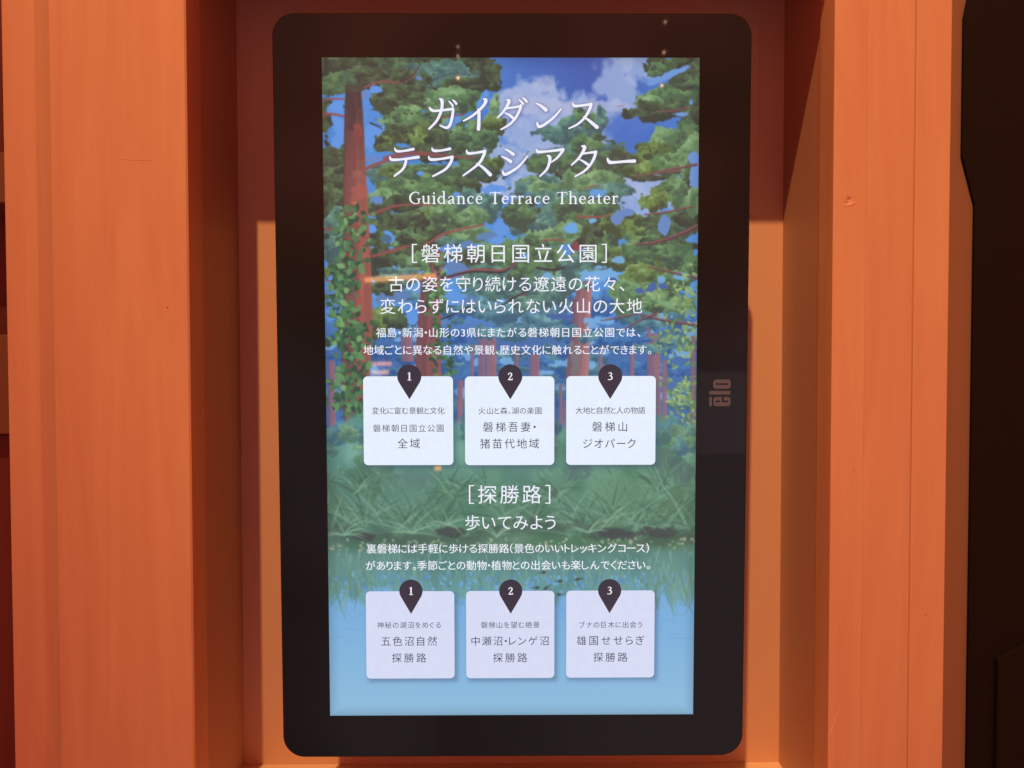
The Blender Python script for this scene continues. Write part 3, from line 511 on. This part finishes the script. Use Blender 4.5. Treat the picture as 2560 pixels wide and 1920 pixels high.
# marks on the boards
def ribbon(pts, y, bm=None, h=.0002):
    """flat stroke of varying width in the x-z plane with round ends; pts = (x, z, width)"""
    bm = bm or bmesh.new(); P = [Vector((p[0], p[1])) for p in pts]; W = [p[2] / 2 for p in pts]; L, R = [], []
    for i, p in enumerate(P):
        d = (P[min(i + 1, len(P) - 1)] - P[max(i - 1, 0)]); d = d.normalized() if d.length > 1e-9 else Vector((1, 0)); n = Vector((-d.y, d.x))
        L.append(p + n * W[i]); R.append(p - n * W[i])
    def cap(p, d, w): return [p + Vector((d.x * math.cos(a) - d.y * math.sin(a), d.x * math.sin(a) + d.y * math.cos(a))) * w for a in (math.radians(k) for k in (50, 20, -20, -50))]
    d0 = (P[0] - P[1]).normalized(); d1 = (P[-1] - P[-2]).normalized()
    mk = lambda q: bm.verts.new((q.x, y, q.y))
    lv = [mk(q) for q in L]; rv = [mk(q) for q in R]
    for i in range(len(P) - 1): bm.faces.new((lv[i], rv[i], rv[i + 1], lv[i + 1]))
    bm.faces.new([rv[0], lv[0]] + [mk(q) for q in reversed(cap(P[0], d0, W[0]))][::-1])
    bm.faces.new([lv[-1], rv[-1]] + [mk(q) for q in cap(P[-1], d1, W[-1])][::-1])
    for f in bm.faces:
        f.normal_update()
        if f.normal.y > 0: f.normal_flip()
    return bm
def smooth(pts, n=5):
    if len(pts) < 3: return pts
    out = []
    for i in range(len(pts) - 1):
        p0, p1, p2, p3 = (np.array(pts[k]) for k in (max(i - 1, 0), i, i + 1, min(i + 2, len(pts) - 1)))
        for j in range(n):
            f = j / n; out.append(tuple(0.5 * ((2 * p1) + (p2 - p0) * f + (2 * p0 - 5 * p1 + 4 * p2 - p3) * f * f + (3 * p1 - p0 - 3 * p2 + p3) * f ** 3)))
    return out + [tuple(pts[-1])]
bm = ribbon([(-.2828, .1690, .0006), (-.2720, .1684, .0007), (-.2588, .1682, .0006)], -.00012)
bm2 = bmesh.ops.extrude_face_region(bm, geom=bm.faces[:]); bmesh.ops.translate(bm, verts=[v for v in bm2['geom'] if isinstance(v, bmesh.types.BMVert)], vec=(0, .0002, 0))
part("tape_edge", bm, TAPE)
bm = ribbon([(.2345, -.2530, .0005), (.2362, -.2475, .0010), (.2375, -.2440, .0004)], -.00012)
ribbon([(.2372, -.2435, .0004), (.2392, -.2385, .0009), (.2420, -.2335, .0003)], -.00013, bm)
ribbon([(.2385, -.2440, .0003), (.2388, -.2410, .0007)], -.00014, bm); ribbon([(.2435, -.2330, .0003), (.2462, -.2308, .0006), (.2475, -.2295, .0002)], -.00015, bm); ribbon([(.2500, -.2290, .0003), (.2535, -.2262, .0005)], -.00016, bm)
part("scratch", bm, SCRATCH)
for (x, z, r, m) in ((-.2489, .0622, .0005, REDWOOD), (.2492, .2180, .0006, KNOT), (.2505, -.0570, .0006, KNOT), (.3045, -.1640, .0004, REDWOOD)):
    part("pinhole", sheet([(x + r * math.cos(a) * 1.2, z + r * .8 * math.sin(a)) for a in [math.pi * k / 4 for k in range(8)]], -.00012), m)
# ------------------------------------------------------------------ neighbours on both sides
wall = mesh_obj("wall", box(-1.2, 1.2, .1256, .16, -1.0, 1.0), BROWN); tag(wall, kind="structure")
side = tag(empty("recess_panel", (.45, .1072, ZB)), "dark brown back panel of the next recess right of the alcove boards", "panel")
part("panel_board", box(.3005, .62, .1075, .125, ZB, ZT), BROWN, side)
black_obj = tag(empty("black_panel", (.50, .10, ZB)), "matt black stepped panel at the right edge", "cabinet")
part("stepped_panel", slab([(.3945, .350), (.3880, .3165), (.3880, .1990), (.3993, .1575), (.3993, ZB), (.62, ZB), (.62, .345)], .1040, .1070, .0006), BLACK_MATT, black_obj)  # flat black stepped outline set before the recess panel
part("lower_cover", slab([(.4220, -.2360), (.4560, -.2180), (.62, -.2180), (.62, ZB), (.4220, ZB)], .0990, .1036, .0006), BLACK_MATT, black_obj)
shelf = tag(empty("red_shelf", (-.5, .1, ZB)), "dark red shelf with brown ledges seen past the leftmost board", "shelf")
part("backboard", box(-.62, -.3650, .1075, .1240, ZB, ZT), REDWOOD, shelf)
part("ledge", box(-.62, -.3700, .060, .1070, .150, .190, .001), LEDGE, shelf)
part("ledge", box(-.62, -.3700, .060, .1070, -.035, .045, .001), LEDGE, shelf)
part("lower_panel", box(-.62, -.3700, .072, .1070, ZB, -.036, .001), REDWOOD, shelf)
# ------------------------------------------------------------------ the touch display
disp = tag(empty("touch_display", (0, -.003, 0)), "upright black touch display showing a forest guide in Japanese", "display")
disp.rotation_euler = (math.radians(1.25), 0, 0)
mm = .001
bezel = mesh_obj("bezel", slab(rounded_rect(-.1690, .1711, -.2697, .2693, .0160, 14), 0, .0034, .0009), BLACK_GLASS, disp)
mesh_obj("housing", slab(rounded_rect(-.1640, .1660, -.2645, .2640, .0150, 10), .0036, .0330, .003), BLACK_PLASTIC, disp)
mesh_obj("wall_bracket", box(-.06, .06, .0335, .1020, .02, .14, .002), BLACK_PLASTIC, disp)
# picture
art = paint_artwork()
im = bpy.data.images.new("forest_artwork", CW, CH, alpha=False)
buf = np.ones((CH, CW, 4), np.float32); buf[..., :3] = art[::-1]
im.pixels.foreach_set(buf.ravel()); im.update(); im.pack()
m, nt, b = new_mat("lit_screen"); b.inputs["Base Color"].default_value = (.002, .002, .002, 1); b.inputs["Roughness"].default_value = .03
tx = nt.nodes.new("ShaderNodeTexImage"); tx.image = im; tx.extension = 'EXTEND'
uvn = nt.nodes.new("ShaderNodeUVMap"); nt.links.new(uvn.outputs[0], tx.inputs["Vector"])
nt.links.new(tx.outputs["Color"], b.inputs["Emission Color"]); b.inputs["Emission Strength"].default_value = 1.0
bm = bmesh.new(); uvl = bm.loops.layers.uv.new("UVMap")
f = bm.faces.new([bm.verts.new((x, -.00012, z)) for x, z in ((-.134, -.2382), (.134, -.2382), (.134, .2382), (-.134, .2382))])
for lp, uv in zip(f.loops, ((0, 0), (1, 0), (1, 1), (0, 1))): lp[uvl].uv = uv
screen = mesh_obj("screen", bm, m, disp)
WHITE = glow("lit_white_lettering", (240, 242, 254)); INK = glow("lit_dark_lettering", (62, 61, 80)); NUM = glow("lit_numerals", (246, 246, 252))
CARD_A = glow("lit_card_upper", (230, 239, 253)); CARD_B = glow("lit_card_lower", (214, 219, 244)); PIN = glow("lit_pin", (60, 52, 64))
# glyphs from the built-in font, as flat triangles in em units
_gl = {}
def glyph(ch, off):
    if (ch, off) not in _gl:
        cu = bpy.data.curves.new("g", 'FONT'); cu.body = ch; cu.offset = off; cu.resolution_u = 3
        o = bpy.data.objects.new("g", cu); collection_link(o)
        dg = bpy.context.evaluated_depsgraph_get(); ev = o.evaluated_get(dg); me = ev.to_mesh(); me.calc_loop_triangles()
        v = np.array([q.co[:2] for q in me.vertices]).reshape(-1, 2); t = [tuple(q.vertices) for q in me.loop_triangles]
        ev.to_mesh_clear(); bpy.data.objects.remove(o); bpy.data.curves.remove(cu); _gl[(ch, off)] = (v, t)
    return _gl[(ch, off)]
def is_kana(ch): return '\u3040' <= ch <= '\u30ff' or ch in '、。（）［］・3'
def text_line(s, x0, x1, zc, em, mat, off, y):
    adv, boxes = [], []
    for ch in s:
        v, t = glyph(ch, off); lo, hi = v[:, 0].min(), v[:, 0].max(); boxes.append((lo, hi))
        adv.append(hi - lo + (.12 if is_kana(ch) else .09) if is_kana(ch) else max(1.0, hi - lo + .06))
    starts, x = [], 0
    for ch, a, (lo, hi) in zip(s, adv, boxes): starts.append(x + (a - (hi - lo)) / 2 - lo); x += a
    first = starts[0] + boxes[0][0]; last = starts[-1] + boxes[-1][1]; nat = (last - first) * em
    extra = ((x1 - x0) - nat) / max(1, len(s) - 1)
    V, T = [], []
    for i, ch in enumerate(s):
        v, t = glyph(ch, off); k = len(V); ox = x0 + (starts[i] - first) * em + extra * i
        V += [((ox + q[0] * em) * mm, y, (zc + (q[1] - .375) * em) * mm) for q in v]; T += [(a + k, b_ + k, c_ + k) for a, b_, c_ in t]
    if mat is WHITE and em < 9:                                     # medium weight: the strokes a little wider
        k = len(V); V += [(q[0] + .00013, q[1] - .00001, q[2]) for q in V]; T += [(a + k, b_ + k, c_ + k) for a, b_, c_ in T]
    me = bpy.data.meshes.new("text_line"); me.from_pydata(V, [], T); me.materials.append(mat)
    o = bpy.data.objects.new("text_line", me); collection_link(o); o.parent = screen; return o
for s, x0, x1, z, em, k in TEXTS:
    if k == 'w': text_line(s, x0, x1, z, em, WHITE, 0.0, -.0004)
    else: text_line(s, x0, x1, z, em, INK, 0.0, -.0006)
# thin serif strokes for the Latin title and numerals (cap height = 1)
st, th, sf = .125, .06, .05
A_ = lambda *p: [p]
SER = {
 'G': (.86, [[(.70, .86, th), (.58, .965, th), (.42, .985, .07), (.16, .80, .12), (.07, .5, .14), (.16, .19, .12), (.42, .015, .07), (.62, .04, th), (.72, .10, .07)], [(.72, .02 + .06, .11), (.72, .40, .12)], [(.58, .415, sf), (.86, .415, sf)], [(.72, .98, .05), (.72, .74, .03)]]),
 'u': (.68, [[(.14, .62, st), (.14, .20, st), (.20, .06, .10), (.32, .02, .07), (.50, .14, .05)], [(.51, .64, st), (.51, .03, st)], [(.03, .64, sf), (.14, .64, sf)], [(.40, .64, sf), (.51, .64, sf)], [(.51, .02, sf), (.64, .03, sf)]]),
 'i': (.34, [[(.17, .63, st), (.17, .02, st)], [(.04, .615, sf), (.17, .64, sf)], [(.04, .02, sf), (.30, .02, sf)], [(.165, .90, .14), (.167, .902, .14)]]),
 'd': (.70, [[(.47, .55, .05), (.34, .64, .06), (.15, .53, .10), (.08, .30, .13), (.15, .10, .11), (.29, .02, .07), (.46, .12, .05)], [(.50, 1.03, st), (.50, .03, st)], [(.37, 1.03, sf), (.50, 1.05, sf)], [(.50, .02, sf), (.63, .03, sf)]]),
 'a': (.60, [[(.10, .50, .09), (.16, .61, .06), (.28, .64, .06), (.39, .58, .10), (.41, .42, st), (.41, .12, st), (.46, .03, .08), (.55, .05, .04)], [(.41, .39, .05), (.20, .30, .07), (.09, .16, .12), (.14, .04, .10), (.25, .03, .06), (.40, .13, .05)]]),
 'n': (.70, [[(.15, .63, st), (.15, .02, st)], [(.03, .615, sf), (.15, .64, sf)], [(.04, .02, sf), (.27, .02, sf)], [(.15, .48, .05), (.28, .62, .07), (.42, .62, .10), (.52, .46, st), (.52, .02, st)], [(.41, .02, sf), (.64, .02, sf)]]),
 'c': (.56, [[(.45, .52, .11), (.40, .61, .07), (.29, .64, .06), (.14, .54, .10), (.08, .32, .13), (.14, .11, .11), (.30, .02, .07), (.47, .11, .04)]]),
 'e': (.58, [[(.10, .36, sf), (.46, .375, sf)], [(.47, .38, .10), (.44, .55, .10), (.29, .64, .06), (.14, .54, .10), (.08, .32, .13), (.14, .11, .11), (.30, .02, .07), (.49, .12, .04)]]),
 'T': (.82, [[(.05, .96, sf), (.77, .96, sf)], [(.05, .97, .05), (.035, .78, .03)], [(.77, .97, .05), (.785, .78, .03)], [(.41, .96, .135), (.41, .02, .135)], [(.26, .02, sf), (.56, .02, sf)]]),
 'r': (.48, [[(.15, .63, st), (.15, .02, st)], [(.03, .615, sf), (.15, .64, sf)], [(.04, .02, sf), (.29, .02, sf)], [(.15, .44, .05), (.25, .60, .07), (.38, .62, .12), (.43, .57, .09)]]),
 'h': (.70, [[(.15, 1.03, st), (.15, .02, st)], [(.03, 1.03, sf), (.15, 1.05, sf)], [(.04, .02, sf), (.27, .02, sf)], [(.15, .48, .05), (.28, .62, .07), (.42, .62, .10), (.52, .46, st), (.52, .02, st)], [(.41, .02, sf), (.64, .02, sf)]]),
 't': (.42, [[(.18, .82, .05), (.18, .60, st), (.18, .16, st), (.23, .04, .09), (.38, .06, .04)], [(.04, .625, sf), (.37, .625, sf)]]),
 ' ': (.34, []),
 '1': (.52, [[(.28, .97, .17), (.28, .03, .17)], [(.28, .97, .06), (.08, .87, .04)], [(.07, .03, .06), (.49, .03, .06)]]),
 '2': (.60, [[(.09, .76, .13), (.16, .93, .08), (.28, .97, .08), (.43, .84, .15), (.42, .62, .15), (.26, .36, .11), (.08, .09, .06)], [(.10, .075, .13), (.50, .075, .13)], [(.50, .07, .10), (.55, .24, .04)]]),
 '3': (.58, [[(.09, .86, .06), (.26, .97, .08), (.42, .84, .14), (.38, .64, .12), (.20, .53, .05)], [(.20, .54, .05), (.42, .46, .12), (.48, .26, .16), (.36, .06, .11), (.20, .01, .07), (.08, .06, .13)]]),
}
def serif(s, x0, x1, zb, cap, mat, y, name, bold=1.0):
    X, L, WX = 0, [], 1.16
    for ch in s: L.append(X); X += SER[ch][0] * WX
    ex = ((x1 - x0) / cap - X) / max(1, len(s) - 1) if len(s) > 1 else 0
    if len(s) == 1: x0 = x0 - X * cap / 2
    bm = bmesh.new(); k = 0
    for i, ch in enumerate(s):
        for stp in SER[ch][1]:
            pts = smooth([((x0 + (L[i] + ex * i + px * WX) * cap) * mm, (zb + pz * cap) * mm, w * bold * cap * mm) for px, pz, w in stp]); ribbon(pts, y - k * .000002, bm); k += 1
    return mesh_obj(name, bm, mat, screen)
serif("Guidance Terrace Theater", -72.9, 76.6, 135.53, 8.35, WHITE, -.0004, "text_line", 1.1)
for ch in KATAKANA:
    bm = bmesh.new()
    for k, s in enumerate(ch): ribbon(smooth([(a * mm, b_ * mm, w * 1.14 * mm) for a, b_, w in s], 6), -.0004 - k * .000003, bm)
    mesh_obj("title_character", bm, WHITE, screen)
for i, ((a, b_, t, bo), (px, pt, tip, r)) in enumerate(CARDS):
    card = mesh_obj("info_card", sheet([(x * mm, z * mm) for x, z in rounded_rect(a, b_, bo, t, 3.2, 6)], -.0003), CARD_A if i < 3 else CARD_B, screen)
    cz = pt - r; al = math.acos(r / (cz - tip)); pts = [(px, tip)]
    for k in range(33):
        an = -math.pi / 2 + al + (2 * math.pi - 2 * al) * k / 32; pts.append((px + r * math.cos(an), cz + r * math.sin(an)))
    mesh_obj("map_pin", sheet([(x * mm, z * mm) for x, z in pts], -.0005), PIN, screen)
    serif(str(i % 3 + 1), px, px, cz - 2.7, 5.5, NUM, -.0007, "numeral", 1.12)
# maker's mark printed on the bezel, reading upwards
def fill2d(loops, y, name, mat, parent):
    cu = bpy.data.curves.new("g", 'CURVE'); cu.dimensions = '2D'; cu.fill_mode = 'FRONT'
    for lp in loops:
        sp = cu.splines.new('POLY'); sp.points.add(len(lp) - 1); sp.use_cyclic_u = True
        for q, (x, z) in zip(sp.points, lp): q.co = (x * mm, z * mm, 0, 1)
    o = bpy.data.objects.new("g", cu); collection_link(o); dg = bpy.context.evaluated_depsgraph_get()
    me = bpy.data.meshes.new_from_object(o.evaluated_get(dg)); bpy.data.objects.remove(o)
    me.transform(Matrix(((1, 0, 0, 0), (0, 0, -1, y), (0, 1, 0, 0), (0, 0, 0, 1)))); me.name = name; me.materials.clear(); me.materials.append(mat)
    ob = bpy.data.objects.new(name, me); collection_link(ob); ob.parent = parent; return ob
fill2d([rounded_rect(146.2, 158.9, 2.8, 9.55, 2.1, 5), rounded_rect(147.8, 157.3, 5.6, 6.75, .55, 4)], -.00015, "logo_letter", SILVER, bezel)
fill2d([rounded_rect(143.4, 158.8, -1.4, 1.3, .3, 3)], -.00015, "logo_letter", SILVER, bezel)
e_out = [p for p in rounded_rect(146.4, 158.9, -9.85, -3.05, 2.1, 5)]
i_ = next(k for k in range(len(e_out) - 1) if e_out[k][0] > 153 and e_out[k + 1][0] < 153)   # top edge runs right to left
e_out = e_out[:i_ + 1] + [(153.95, -3.05), (153.95, -5.75), (157.2, -5.75), (157.3, -6.35), (157.2, -7.0), (152.9, -7.0), (152.5, -6.4), (152.5, -3.05)] + e_out[i_ + 1:]
fill2d([e_out, rounded_rect(147.9, 151.4, -7.0, -5.85, .55, 4)], -.00015, "logo_letter", SILVER, bezel)
fill2d([rounded_rect(143.35, 145.4, -9.95, -3.05, .3, 3)], -.00015, "logo_letter", SILVER, bezel)
# ------------------------------------------------------------------ room lamps, plus added ones for repeat reflections, that mirror in the glass
RX = Matrix.Rotation(math.radians(1.25), 3, 'X'); NRM = RX @ Vector((0, -1, 0)); CAM = Vector(cam.location)
def mirrored(x, z, dist):
    P = RX @ Vector((x * mm, 0, z * mm)) + Vector((0, -.003, 0)); d = (P - CAM).normalized(); r = d - 2 * d.dot(NRM) * NRM; return P + r * dist
for k, (x, z, e, rad) in enumerate(((-37.6, 224.0, .07, .0055), (-37.5, 245.7, .010, .004), (-37.5, 239.3, .016, .003), (107.4, 218.8, .04, .0045), (108.6, 241.9, .018, .004), (109.3, 263.1, .014, .0050))):
    lamp("glass_dot_lamp", 'POINT', mirrored(x, z, 3.0), e, (1.0, .55, .35), rad)  # several are extra lamps standing in for the glass layers' repeat reflections
LED = glow("orange_led", (255, 168, 92)); LED.node_tree.nodes["Principled BSDF"].inputs["Emission Strength"].default_value = 1.0
for l in list(LED.node_tree.links):
    if l.to_socket.name == "Emission Strength": LED.node_tree.links.remove(l)
LED.node_tree.nodes["Principled BSDF"].inputs["Emission Strength"].default_value = 15.0
strips = [((-105.5, 81.6), (-54.0, 84.2), .0052, "long"), ((-100.4, 21.2), (-86.6, 21.4), .0040, "upper short"), ((-100.4, 14.8), (-88.8, 15.0), .0040, "lower short"), ((-55.8, -54.9), (-51.2, -54.6), .0040, "tiny")]
for (a, b_, wd, nm) in strips:
    p, q = mirrored(*a, 3.0), mirrored(*b_, 3.0); m_ = (p + q) / 2; L_ = (q - p).length
    o = mesh_obj("light_strip", box(-L_ / 2, L_ / 2, -.01, .01, -wd * 2, wd * 2, .001), LED); o.location = m_
    o.rotation_euler = (0, -math.atan2((q - p).z, (q - p).x), math.pi if (q - p).x < 0 else 0) if abs((q - p).x) > 0 else (0, 0, 0)
    tag(o, f"{nm} orange light strip across the hall, mirrored in the display glass", "light", "orange light strips mirrored in the glass")
# added unseen glow across the hall, shaped to tint the bezel's reflections
m, nt, b = new_mat("dim_reflection_glow"); b.inputs["Base Color"].default_value = (.02, .02, .02, 1); b.inputs["Roughness"].default_value = .9
tc = nt.nodes.new("ShaderNodeTexCoord"); n1 = nt.nodes.new("ShaderNodeTexNoise"); n1.inputs["Scale"].default_value = 1.1; n1.inputs["Detail"].default_value = 1
mr = nt.nodes.new("ShaderNodeMapRange"); mr.inputs["From Min"].default_value = .35; mr.inputs["From Max"].default_value = .65; mr.inputs["To Min"].default_value = .15; mr.inputs["To Max"].default_value = .62
nt.links.new(tc.outputs["Object"], n1.inputs["Vector"]); nt.links.new(n1.outputs["Fac"], mr.inputs["Value"]); nt.links.new(mr.outputs[0], b.inputs["Emission Strength"]); b.inputs["Emission Color"].default_value = (.62, .58, .95, 1)
b.inputs["Emission Color"].default_value = (.88, .68, .82, 1); mr.inputs["To Min"].default_value = .14; mr.inputs["To Max"].default_value = .30
p, q = mirrored(-250, 350, 3.25), mirrored(250, -430, 3.25)
th = tag(empty("reflection_glow", ((p.x + q.x) / 2, -3.45, (p.z + q.z) / 2)), "dim lit theatre screen across the hall facing the touch display", "screen")
sz = nt.nodes.new("ShaderNodeSeparateXYZ"); gz = nt.nodes.new("ShaderNodeMapRange"); gz.interpolation_type = 'SMOOTHSTEP'; cm = nt.nodes.new("ShaderNodeMix"); cm.data_type = 'RGBA'
nt.links.new(tc.outputs["Object"], sz.inputs[0]); nt.links.new(sz.outputs["Z"], gz.inputs["Value"]); gz.inputs["From Min"].default_value = -.1; gz.inputs["From Max"].default_value = 1.1      # warmer glow above, paler below, for the bezel's reflection
cm.inputs[6].default_value = (.88, .68, .82, 1); cm.inputs[7].default_value = (2.6, .62, .42, 1); nt.links.new(gz.outputs[0], cm.inputs[0]); nt.links.new(cm.outputs[2], b.inputs["Emission Color"])
part("glow_sheet", box(p.x, q.x, -3.45, -3.42, min(p.z, q.z), max(p.z, q.z), .004), m, th)
def glow_patch(x0, z0, x1, z1, strength, y, fade):
    """an unseen, added picture that brightens to one side, for the sheen on the bezel"""
    m2 = m.copy(); m2.name = "bright_reflection_glow"; t2 = m2.node_tree; sx = t2.nodes.new("ShaderNodeSeparateXYZ"); g2 = t2.nodes.new("ShaderNodeMapRange"); g2.interpolation_type = 'SMOOTHSTEP'
    p, q = mirrored(x0, z0, 3.22), mirrored(x1, z1, 3.22); xa, xb = min(p.x, q.x) - th.location.x, max(p.x, q.x) - th.location.x
    t2.links.new([n for n in t2.nodes if n.type == 'TEX_COORD'][0].outputs["Object"], sx.inputs[0]); t2.links.new(sx.outputs["X"], g2.inputs["Value"])
    g2.inputs["From Min"].default_value = xa; g2.inputs["From Max"].default_value = xa + (xb - xa) * fade; g2.inputs["To Min"].default_value = .2; g2.inputs["To Max"].default_value = strength
    t2.links.new(g2.outputs[0], t2.nodes["Principled BSDF"].inputs["Emission Strength"])
    part("reflected_glow", box(xa + th.location.x, xb + th.location.x, y, y + .006, min(p.z, q.z), max(p.z, q.z), .001), m2, th)
glow_patch(-60, 14, 240, -420, .36, -3.41, .7)
glow_patch(20, 13, 240, -57, .54, -3.40, .8)
